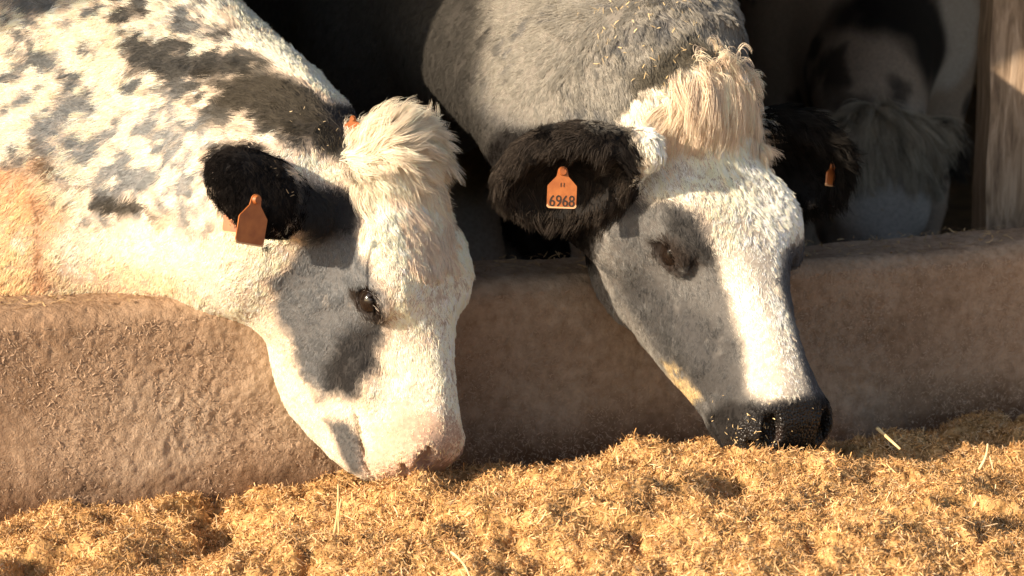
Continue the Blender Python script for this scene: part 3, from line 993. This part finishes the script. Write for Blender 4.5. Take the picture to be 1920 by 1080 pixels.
def chips(name, P, Nrm, L, W, colors, parent=None, mat=None, tilt=.5, bend=.35, seed=3):
    """thin bent flakes, two quads each, one mesh"""
    r = np.random.default_rng(seed)
    n = len(P)
    d = unit(r.normal(0, 1, (n, 3)))
    d = unit(d - Nrm * (d * Nrm).sum(1, keepdims=True))
    up = Nrm
    e = np.clip(r.normal(0, tilt, n), -1.3, 1.3)[:, None]
    d = d * np.cos(e) + up * np.sin(e)
    s_ = unit(np.cross(d, up) + r.normal(0, .35, (n, 3)))
    nn = np.cross(s_, d)
    L = np.asarray(L)[:, None]; W = np.asarray(W)[:, None]
    b_ = r.uniform(-bend, bend, (n, 1))
    a0 = P - d * L * .5 + nn * b_ * L * .5; a1 = P; a2 = P + d * L * .5 + nn * b_ * L * .5
    V = np.stack([a0 - s_ * W * .35, a0 + s_ * W * .35, a1 - s_ * W * .5, a1 + s_ * W * .5, a2 - s_ * W * .25, a2 + s_ * W * .25], 1).reshape(-1, 3)
    k = np.arange(n)[:, None] * 6
    F = np.concatenate([k + np.array([0, 1, 3, 2]), k + np.array([2, 3, 5, 4])])
    c = np.repeat(colors, 6, 0)
    o = mesh_from(name, V, F, mat or M_CHAFF, parent, False, c)
    o['kind'] = 'stuff'
    return o

def wall_chaff():
    n = 38000
    a = RNG.uniform(-.1, 1.95, n); z = W_TOP - .02 - (RNG.random(n) ** 1.1) * .40
    keep = fbm(np.stack([a, z, z * 0], 1), 9, 3, 65) > -.30
    a, z = a[keep], z[keep]; n = len(a)
    P = W_O + W_T * a[:, None] + W_IN * (-W_THICK - .0004) + np.array([0, 0, 1]) * z[:, None]
    h = fbm(P, 3.5, 3, 61) * .010
    P = P - W_IN * h[:, None]
    base = np.array([(.42, .29, .19)]) * RNG.uniform(.85, 1.12, (n, 1))
    chips('stuck_chaff', P, np.tile(-W_IN, (n, 1)), RNG.gamma(2.0, .0014, n) + .002, RNG.uniform(.0007, .0017, n), base, WALL, tilt=.14, bend=.2, seed=5)
    n = 1200
    a = RNG.uniform(-.1, 1.95, n); d = RNG.uniform(-W_THICK + .02, -.005, n)
    P = W_O + W_T * a[:, None] + W_IN * d[:, None] + np.array([0, 0, W_TOP + .003])
    P[:, 2] += fbm(P, 3.5, 3, 61) * .010
    chips('crumbs_on_top', P, np.tile([0, 0, 1.], (n, 1)), RNG.uniform(.006, .022, n), RNG.uniform(.001, .003, n), np.array([(.42, .28, .14)]) * RNG.uniform(.5, 1.3, (n, 1)), WALL, tilt=.25, seed=6)
wall_chaff()

# ------------------------------------------------------------------ the feed heap
M_FEED = noise_mat('chopped_feed', [(.36, (.13, .068, .022)), (.50, (.42, .24, .088)), (.66, (.62, .385, .165))], 45, 8, .9, .8, 190, .004, spec=.2)

def feed_base(a, u):
    """height by place along the wall and distance from it"""
    ridge = np.interp(a, [-2, -.1, .25, .50, .75, 1.0, 1.25, 1.5, 1.75, 2.0, 4], [.33, .375, .398, .428, .452, .446, .418, .395, .38, .40, .40])
    wallz = np.interp(a, [-2, 0, .5, .9, 1.2, 2.0, 4], [.33, .372, .36, .33, .345, .355, .36])
    t = smoothstep(.0, .36, u)
    z = wallz * (1 - t) + ridge * t
    z = z - .055 * smoothstep(.55, 1.6, u) - .42 * smoothstep(1.0, 2.4, u)
    return z

def feed_h(P):
    """P with x, y; returns height"""
    q = P - W_O
    a = q @ W_T; u = -(q @ W_IN) - W_THICK
    z = feed_base(a, u)
    Q = np.stack([P[:, 0], P[:, 1], np.zeros(len(P))], 1)
    z = z + fbm(Q, 5, 2, 71) * .022 + fbm(Q, 13, 2, 72) * .026
    qx = P[:, 0] + vnoise(Q, 30, 77) * .012; qy = P[:, 1] + vnoise(Q, 30, 78) * .012
    def lump(cell, sd): return np.sqrt(np.clip(1 - worley(qx, qy, cell, sd) ** 2, 0, 1))
    z = z + lump(.060, 5) * .026 * smoothstep(-.5, .3, fbm(Q, 8, 2, 79)) + lump(.036, 6) * .028 + lump(.017, 7) * .014 - .041
    z = z + fbm(Q, 110, 2, 74) * .005
    z = z - .16 * smoothstep(.55, 1.0, fbm(Q, 9, 2, 75) * 2.2) * .18
    return np.maximum(z, .004)

def build_feed():
    a_ = axis_grid(-3.0, 4.0, -.2, 2.0, .0042, .06)
    u_ = axis_grid(-.012, 2.6, -.006, 1.0, .0042, .06)
    A_, U_ = np.meshgrid(a_, u_, indexing='ij')
    P = (W_O[None, None] + W_T * A_[..., None] + W_IN * (-W_THICK - U_)[..., None]).reshape(-1, 3)
    P[:, 2] = feed_h(P)
    nu = len(u_)
    i, j = np.meshgrid(np.arange(len(a_) - 1), np.arange(nu - 1), indexing='ij')
    k = (i * nu + j).ravel()
    F = np.stack([k, k + 1, k + nu + 1, k + nu], 1)
    f = mesh_from('feed_heap', P, F[:, ::-1].copy(), M_FEED)
    tag(f, 'heap of golden brown chopped feed lying along the wall', 'feed', kind='stuff')
    # fibres
    n = 600000
    a = RNG.uniform(-.3, 2.3, n); u = RNG.uniform(0, 1.1, n)
    P = W_O + W_T * a[:, None] - W_IN * (W_THICK + u)[:, None] + np.array([0, 0, .42])
    px, py = project(P)
    P = P[(px > -260) & (px < 2300) & (py < 1230)][:300000]; n = len(P)
    e = .004
    z0 = feed_h(P)
    zx = feed_h(P + np.array([e, 0, 0])); zy = feed_h(P + np.array([0, e, 0]))
    nn = unit(np.stack([-(zx - z0) / e, -(zy - z0) / e, np.ones(n)], 1))
    P[:, 2] = z0
    P = P + nn * RNG.uniform(-.002, .007, n)[:, None]
    L = RNG.gamma(1.5, .0032, n) + .003; L = np.minimum(L, .045)
    W = RNG.uniform(.0006, .0018, n)
    pal = np.array([(.66, .395, .17), (.56, .315, .12), (.72, .47, .235), (.25, .135, .045), (.43, .235, .08), (.76, .55, .32)])
    c = pal[RNG.choice(6, n, p=[.28, .24, .18, .10, .15, .05])] * RNG.uniform(.75, 1.2, (n, 1))
    chips('feed_fibres', P, nn, L, W, c, f, tilt=.45, bend=.6, seed=8)
    return f
FEED = build_feed()

# ------------------------------------------------------------------ ground and barn
M_YARD = noise_mat('yard_concrete', [(.3, (.30, .25, .19)), (.7, (.42, .36, .28))], 2.5, 8, .9, .4, 60, .004)
M_LITTER = noise_mat('barn_litter', [(.3, (.09, .06, .035)), (.55, (.22, .155, .085)), (.75, (.36, .26, .14))], 14, 10, .95, .8, 60, .02)
M_BARN = noise_mat('barn_boards', [(.3, (.14, .105, .075)), (.7, (.26, .20, .145))], 8, 8, .9, .5, 40, .01)
g = mesh_from('ground', [(-450, -450, 0), (450, -450, 0), (450, 450, 0), (-450, 450, 0)], [(0, 1, 2, 3)], M_YARD, smooth=False)
tag(g, kind='structure')

def slab(name, a0, a1, d0, d1, z0, z1, mat, parent=None):
    V = [wallpt(a, d, z) for a in (a0, a1) for d in (d0, d1) for z in (z0, z1)]
    return mesh_from(name, V, [(0, 1, 3, 2), (4, 6, 7, 5), (0, 4, 5, 1), (2, 3, 7, 6), (0, 2, 6, 4), (1, 5, 7, 3)], mat, parent, smooth=False)
lf = slab('barn_floor', -9, 9, .03, 9, .004, .06, M_LITTER)
tag(lf, kind='structure')
barn = tag(empty('barn'), 'open fronted cattle barn, dark inside, behind the feeding wall', 'barn')
# unseen low roof, its eave set to cut the sun behind the necks
EAVE_D, EAVE_Z = -.25, 1.665
def roof():
    V = []
    for a in (-9, 9):
        V += [wallpt(a, EAVE_D, EAVE_Z), wallpt(a, 9.2, EAVE_Z + 2.2), wallpt(a, 9.2, EAVE_Z + 2.28), wallpt(a, EAVE_D, EAVE_Z + .08)]
    return mesh_from('roof', V, [(0, 1, 5, 4), (1, 2, 6, 5), (2, 3, 7, 6), (3, 0, 4, 7), (0, 3, 2, 1), (4, 5, 6, 7)], M_BARN, barn, smooth=False)
roof()
slab('side_wall', -9.15, -9, .1, 8.98, 0, 3.9, M_BARN, barn)
slab('side_wall', 9, 9.15, .1, 8.98, 0, 3.9, M_BARN, barn)
slab('back_wall', -9, 9, 9.0, 9.15, 0, 4.1, M_BARN, barn)

M_WOOD, nt, b = new_mat('weathered_wood')
tc = N(nt, 'ShaderNodeTexCoord'); mp = N(nt, 'ShaderNodeMapping'); mp.inputs['Scale'].default_value = (14, 14, 1.6)
nt.links.new(tc.outputs['Object'], mp.inputs[0])
n1 = N(nt, 'ShaderNodeTexNoise', Scale=6., Detail=9, Roughness=.65, Distortion=.6); nt.links.new(mp.outputs[0], n1.inputs['Vector'])
r1 = ramp(nt, [(.3, (.10, .065, .04)), (.5, (.24, .17, .11)), (.72, (.42, .32, .23))]); nt.links.new(n1.outputs[0], r1.inputs[0])
nt.links.new(r1.outputs[0], b.inputs['Base Color']); b.inputs['Roughness'].default_value = .85
bp = N(nt, 'ShaderNodeBump', Strength=.7, Distance=.006); nt.links.new(n1.outputs[0], bp.inputs['Height']); nt.links.new(bp.outputs[0], b.inputs['Normal'])
M_STEEL = noise_mat('galvanised_steel', [(.3, (.30, .28, .25)), (.7, (.48, .45, .41))], 30, 6, .55)

def post():
    c = at(1870, 420, 3.93)
    root = tag(empty('barn_post', (c[0], c[1], 0)), 'weathered wooden post with a steel edge strip behind the wall at the right', 'post')
    w, d = .037, .06
    bm = bmesh.new()
    zs = np.linspace(0, 2.0, 70)
    rings = []
    for z in zs:
        ring = []
        for sx_, sy_ in ((-1, -1), (-.5, -1.03), (.3, -1.02), (1, -1), (1, 1), (-1, 1)):
            j = fbm(np.array([[sx_, sy_, z * 6]]), 1.5, 3, 81)[0] * .006
            ring.append(bm.verts.new((sx_ * w + j, sy_ * d + j, z)))
        rings.append(ring)
    for r0, r1_ in zip(rings[:-1], rings[1:]):
        for i in range(6): bm.faces.new((r0[i], r0[(i + 1) % 6], r1_[(i + 1) % 6], r1_[i]))
    bm.faces.new(rings[0][::-1]); bm.faces.new(rings[-1])
    p = from_bm('timber', bm, M_WOOD, root); 
    bm = bmesh.new()
    bmesh.ops.create_cube(bm, size=1); bmesh.ops.scale(bm, vec=(.016, .05, 2.0), verts=bm.verts)
    bmesh.ops.translate(bm, vec=(.051, -.055, 1.0), verts=bm.verts)
    bmesh.ops.bevel(bm, geom=bm.edges[:], offset=.002, segments=1, affect='EDGES')
    from_bm('steel_strip', bm, M_STEEL, root)
post()

# ------------------------------------------------------------------ cattle in the shade of the barn
def plain_cow(label, group, A, o, s, sh, heading, npath, zw, base, dark, seed, thr, ears=(), extra=None, legs=True, pads=()):
    b0, b1 = bounds(np.asarray(sh, float), heading)
    hp = np.array([o + s * (A.T @ np.array(p)) for p in [(-.1, -.3, -.3), (.6, .3, .2), (-.1, .3, .2), (.6, -.3, -.3)]])
    lo = np.minimum(np.minimum(b0, hp.min(0)), [9, 9, -.05]) - .08
    hi = np.maximum(np.maximum(b1, hp.max(0)), [-9, -9, 1.55]) + .08
    g = [np.arange(lo[i], hi[i], .016) for i in range(3)]
    def shape(F):
        neck_path(F, npath, .06)
        if legs: body(F, np.asarray(sh, float), heading, zw, floor=.06)
        if extra: extra(F)
    def pt(P, Nn):
        n = fbm(P, 3.2, 3, seed) + .25 * fbm(P, 14, 3, seed + 5)
        a = smoothstep(thr - .06, thr + .06, n)
        c = np.asarray(base) * (1 - a[:, None]) + np.asarray(dark) * a[:, None]
        for (c0, rad, colr) in pads:
            d = np.linalg.norm(P - np.asarray(c0), axis=1) + fbm(P, 9, 2, 91) * .05
            k = smoothstep(rad + .03, rad - .03, d)[:, None]
            c = c * (1 - k) + np.asarray(colr) * k
        return c
    sp = dict(A=A, o=o, s=s, sh=sh, shape=[shape], ears=list(ears), paint=pt, grid=g, detail=False, group=group)
    r = build_cow('cow', label, sp)
    return r, sp

BG = 'cows in the shade inside the barn'
# facing us with its head down to the litter
A3 = frame(camvec(-.05, .22, -.97), camvec(.1, 1, .1)); o3 = at(1640, 262, 4.72)
sh3 = at(1610, 60, 5.35)
n3 = [(at(1640, 235, 4.80), .085, .10, camvec(0, .3, 1)), (at(1630, 150, 4.98), .12, .17, camvec(0, .5, 1)), (at(1615, 70, 5.25), .19, .27, camvec(0, .3, 1))]
e3 = [dict(base=at(1592, 262, 4.74), tip=at(1450, 285, 4.72), openv=camvec(0, .8, -.4), half_w=.055),
      dict(base=at(1690, 262, 4.74), tip=at(1800, 300, 4.74), openv=camvec(0, .8, -.4), half_w=.055)]
COW3, SP3 = plain_cow('shaded cow with a fuzzy brown poll and lowered head, in the dark by the post', BG, A3, o3, .95, sh3, (.05, -1), n3, 1.36,
                      (.44, .35, .27), (.09, .07, .055), 103, .10, e3,
                      pads=[(at(1800, 70, 5.1), .14, (.60, .55, .48)), (at(1680, 80, 5.0), .16, (.015, .013, .012)), (at(1700, 360, 4.7), .20, (.45, .41, .36)), (at(1500, 270, 4.7), .10, (.012, .012, .011))])
# behind the white cow, its head hidden by the white cow's neck
A4 = frame(camvec(-.3, .5, -.8), camvec(-.4, .8, .3)); o4 = at(210, 120, 4.75)
sh4 = at(430, 40, 5.2)
n4 = [(at(215, 110, 4.85), .085, .10, camvec(0, .3, 1)), (at(310, 60, 5.0), .12, .18, camvec(0, .3, 1)), (at(400, 50, 5.2), .19, .28, camvec(0, .2, 1))]
COW4, SP4 = plain_cow('dull brown cow standing in shade behind the neck of the white cow', BG, A4, o4, .95, sh4, (-.25, -1), n4, 1.40,
                      (.30, .21, .15), (.09, .065, .05), 117, .05)
# lying in the litter between the two feeding cows
A5 = frame(np.array([.55, -.55, -.45]), np.array([.3, -.6, .7])); o5 = at(1190, 300, 4.05)
sh5 = at(1010, 370, 4.40)
def lying(F):
    h = unit(np.array([1, -.25, 0.])); l = np.array([-h[1], h[0], 0]); up = np.array([0, 0, 1.]); A = np.array([h, l, up])
    c = np.array([sh5[0], sh5[1], .40])
    F.ell(c - h * .05, A, (.30, .27, .33), .1)
    F.ell(c - h * .55 - up * .02, A, (.60, .34, .35), .1)
    F.ell(c - h * 1.05, A, (.34, .30, .32), .1)
    F.cone(c + h * .05 - l * .22 - up * .22, c + h * .25 - l * .30 - up * .29, .08, .05, .04)
    F.cone(c + h * .25 - l * .30 - up * .29, c - h * .05 - l * .38 - up * .29, .05, .045, .03)
    F.cone(c - h * .95 - l * .26 - up * .18, c - h * .60 - l * .42 - up * .28, .12, .06, .05)
n5 = [(at(1180, 320, 4.12), .085, .10, camvec(0, .3, 1)), (at(1110, 350, 4.25), .12, .17, camvec(0, .3, 1)), (at(1030, 365, 4.4), .18, .24, camvec(0, .2, 1))]
COW5, SP5 = plain_cow('pale cow with a black spot lying in the litter between the two feeding cows', BG, A5, o5, .9, sh5, (1, -.25), n5, .7,
                      (.66, .60, .52), (.58, .49, .39), 131, .2, (), lying, legs=False, pads=[(at(850, 352, 4.08), .035, (.012, .011, .01)), (at(880, 300, 4.2), .09, (.33, .22, .10))])

if FUR:
    root, V, Fc, Nn, fn_, col, HP = COW3
    q = (V - o3) @ A3.T / .95
    P, nn = pick(V, Fc, Nn, ((q[:, 0] > -.08) & (q[:, 0] < .07) & (np.abs(q[:, 1]) < .11) & (q[:, 2] > .0)).astype(float), 420, 61)
    locks('forelock', P - np.array(root.location), np.tile(A3[0], (len(P), 1)) + A3[1][None] * (((P - o3) @ A3.T)[:, 1:2] * 8), nn, .10, np.array([(.42, .36, .28)]) * np.ones((len(P), 1)), root,
          kids=22, spread=.008, width=.0014, npts=7, lift=.8, curl=.6, free=True, gravity=.8, hug=.2, turn=.9, pinch=.6, clump=26, seed=61, jitter=.2)
    for e, sd in zip(e3, (62, 63)):
        C3 = (root, V, Fc, Nn)
        ear_fringe(C3, e, 260, .045, sd, (.05, .04, .033), .7)

# ------------------------------------------------------------------ ear tags
M_TAG, nt, b = new_mat('tag_plastic')
tc = N(nt, 'ShaderNodeTexCoord'); n1 = N(nt, 'ShaderNodeTexNoise', Scale=60., Detail=5)
nt.links.new(tc.outputs['Object'], n1.inputs['Vector'])
r1 = ramp(nt, [(.35, (.26, .075, .018)), (.65, (.38, .125, .03))]); nt.links.new(n1.outputs[0], r1.inputs[0])
nt.links.new(r1.outputs[0], b.inputs['Base Color']); b.inputs['Roughness'].default_value = .45

M_INK, nt, b = new_mat('tag_ink')
b.inputs['Base Color'].default_value = (.025, .014, .008, 1); b.inputs['Roughness'].default_value = .6
M_TRIM, nt, b = new_mat('tag_worn_rim')
b.inputs['Base Color'].default_value = (.60, .34, .17, 1); b.inputs['Roughness'].default_value = .5

def ear_tag(label, pos, xdir, updir, w, h, text=None, small=None):
    """plate in its own x (across), z (up); narrow neck on top with a stud"""
    X = unit(xdir); Z = np.asarray(updir, float); Z = unit(Z - X * (Z @ X)); Y = np.cross(Z, X)
    root = tag(empty('ear_tag', tuple(pos)), label, 'ear tag', 'orange ear tags')
    root.matrix_world = Matrix(((X[0], Y[0], Z[0], pos[0]), (X[1], Y[1], Z[1], pos[1]), (X[2], Y[2], Z[2], pos[2]), (0, 0, 0, 1)))
    out = []
    def arc(cx, cz, r, a0, a1, n=5):
        for k in range(n + 1):
            a = a0 + (a1 - a0) * k / n; out.append((cx + r * math.cos(a), cz + r * math.sin(a)))
    rr = w * .10
    arc(-w / 2 + rr, -h * .5 + rr, rr, math.pi, 1.5 * math.pi); arc(w / 2 - rr, -h * .5 + rr, rr, 1.5 * math.pi, 2 * math.pi)
    arc(w / 2 - rr, h * .02, rr, 0, .3 * math.pi, 3)
    out += [(w * .20, h * .28)]; arc(0, h * .40, w * .17, 0, math.pi, 8); out += [(-w * .20, h * .28)]
    arc(-w / 2 + rr, h * .02, rr, .7 * math.pi, math.pi, 3)
    t = .0011
    bm = bmesh.new()
    a = [bm.verts.new((x, -t, z)) for x, z in out]; c = [bm.verts.new((x, t, z)) for x, z in out]
    bm.faces.new(a); bm.faces.new(c[::-1])
    for i in range(len(out)): bm.faces.new((a[i], c[i], c[(i + 1) % len(out)], a[(i + 1) % len(out)]))
    bmesh.ops.triangulate(bm, faces=[f for f in bm.faces if len(f.verts) > 4])
    from_bm('plate', bm, M_TAG, root)
    # worn pale lower rim
    bm = bmesh.new()
    pts = [p for p in out if p[1] < -h * .5 + rr * 1.05]
    vs = [[bm.verts.new((x * (1 + e), y, (z + h * .5) * 1.0 - h * .5 - (e * .02))) for x, z in pts] for e, y in ((.012, -t - .0004), (.012, t + .0004))]
    vi = [[bm.verts.new((x * .94, y, z + w * .045)) for x, z in pts] for y in (-t - .0004, t + .0004)]
    for i in range(len(pts) - 1):
        bm.faces.new((vs[0][i], vs[0][i + 1], vi[0][i + 1], vi[0][i])); bm.faces.new((vs[1][i], vi[1][i], vi[1][i + 1], vs[1][i + 1]))
        bm.faces.new((vs[0][i], vs[1][i], vs[1][i + 1], vs[0][i + 1]))
    from_bm('rim', bm, M_TRIM, root)
    bm = bmesh.new()
    bmesh.ops.create_cone(bm, cap_ends=True, segments=20, radius1=w * .15, radius2=w * .11, depth=.005)
    bmesh.ops.rotate(bm, verts=bm.verts, matrix=Matrix.Rotation(math.pi / 2, 3, 'X')); bmesh.ops.translate(bm, verts=bm.verts, vec=(0, -t - .0022, h * .40))
    from_bm('stud', bm, M_TAG, root)
    for txt, size, z, sx in ((text, h * .40, -h * .46, .80), (small, h * .15, h * .02, 1.0)):
        if not txt: continue
        cu = bpy.data.curves.new('number', 'FONT'); cu.body = txt; cu.size = size; cu.align_x = 'CENTER'; cu.extrude = .0002
        cu.materials.append(M_INK)
        tmp = bpy.data.objects.new('number', cu)
        me = bpy.data.meshes.new_from_object(tmp); bpy.data.objects.remove(tmp); bpy.data.curves.remove(cu)
        ob = bpy.data.objects.new('number', me); COL.objects.link(ob); ob.parent = root
        ob.rotation_euler = (math.pi / 2, 0, 0); ob.location = (0, -t - .0005, z); ob.scale = (sx, 1, 1)
    return root
ear_tag('orange tag printed 6968 hanging inside the hairy near ear of the grey cow', at(1054, 352, 2.905), camvec(1, -.1, -.03), camvec(-.09, .1, 1), .0405, .0560, '6968', '11')
ear_tag('blank side of an orange tag hanging in front of the rounded black ear', at(474, 412, 2.735), camvec(.75, -.62, -.12), camvec(.03, .1, 1), .043, .066)
ear_tag('small orange tag corner showing at the lower left edge of the rounded black ear', at(440, 405, 2.80), camvec(.9, .2, -.1), camvec(.0, 0, 1), .030, .045)
ear_tag('unlit reddish tag on the far black ear of the grey cow, in the dark', at(1560, 328, 3.14), camvec(.50, -.86, 0), camvec(.05, .1, 1), .042, .034)
ear_tag('orange scrap of tag just behind the forelock of the white cow', at(662, 236, 2.96), camvec(1, .1, 0), camvec(.3, .2, 1), .024, .026)

# ------------------------------------------------------------------ crumbs on the animals, loose straws
def crumbs(C, region, n, seed, size=(.004, .012), colr=(.62, .46, .24), depth=None):
    root, V, Fc, Nn = C[:4]
    px, py = project(V)
    m = (poly_dist(px, py, region) < 0) & ((Nn * unit(CO - V)).sum(1) > .1)
    P, nn = pick(V, Fc, Nn, m.astype(float), n, seed)
    P = P + nn * RNG.uniform(.001, .006, n)[:, None] - np.array(root.location)
    chips('feed_crumbs', P, nn, RNG.uniform(size[0], size[1], n), RNG.uniform(.0007, .0018, n), np.array([colr]) * RNG.uniform(.6, 1.2, (n, 1)), root, tilt=.4, seed=seed)
crumbs(C2, [(1080, 0), (1330, 0), (1370, 110), (1230, 190), (1120, 120)], 160, 1)
crumbs(C2, [(1360, 790), (1400, 770), (1450, 800), (1440, 845), (1380, 845)], 26, 2, (.003, .008))
crumbs(C2, [(1330, 750), (1545, 740), (1545, 820), (1440, 850), (1330, 830)], 30, 3, (.002, .006))
crumbs(C1, [(520, 190), (660, 210), (680, 290), (560, 290)], 26, 4, (.003, .009), (.42, .33, .2))
crumbs(C1, [(500, 300), (550, 320), (550, 390), (510, 370)], 9, 5, (.003, .009), (.34, .26, .16))
crumbs(C1, [(740, 850), (880, 840), (880, 900), (700, 895)], 80, 6)
crumbs(COW3, [(1550, 230), (1720, 220), (1740, 420), (1560, 420)], 40, 7, (.01, .03), (.30, .20, .09))

M_STRAW = noise_mat('straw', [(.3, (.58, .40, .17)), (.7, (.78, .62, .34))], 60, 5, .6)
def straw(label, p0, p1, r, bend=(0, 0, 0), mat=None):
    p0, p1 = np.asarray(p0, float), np.asarray(p1, float)
    d = unit(p1 - p0); u = unit(np.cross(d, [.3, .9, .2])); v = np.cross(d, u)
    V = []; n = 10; k = 6
    for i in range(n + 1):
        t = i / n; c = (p1 - p0) * t + np.asarray(bend) * math.sin(t * math.pi)
        rr = r * (1 - .45 * t)
        for j in range(k):
            a = 2 * math.pi * j / k; V.append(c + (u * math.cos(a) + v * math.sin(a)) * rr)
    F = [(i * k + j, i * k + (j + 1) % k, (i + 1) * k + (j + 1) % k, (i + 1) * k + j) for i in range(n) for j in range(k)]
    F += [tuple(range(k))[::-1], tuple(range(n * k, n * k + k))]
    o = mesh_from('straw', V, F, mat or M_STRAW); o.location = tuple(p0)
    tag(o, label, 'straw', 'loose straws on the feed')
straw('tall pale straw standing upright in the feed below the white muzzle, left of a pair', at(627, 1000, 2.52), at(634, 908, 2.50), .0020, (.002, 0, 0))
straw('shorter pale straw leaning beside the tall upright one, right of a pair', at(636, 1000, 2.51), at(640, 935, 2.50), .0016, (-.002, 0, 0))
straw('thick short stick lying on dark feed right of the black muzzle', at(1645, 803, 2.95), at(1688, 842, 2.90), .0030)
straw('forked upright straw sticking up at the right end of the feed ridge', at(1836, 880, 2.74), at(1852, 832, 2.74), .0022, (.003, 0, 0))
straw('long straw lying steeply on the feed near the lower centre edge', at(846, 1035, 2.40), at(882, 1085, 2.34), .0020, (.003, 0, .002))
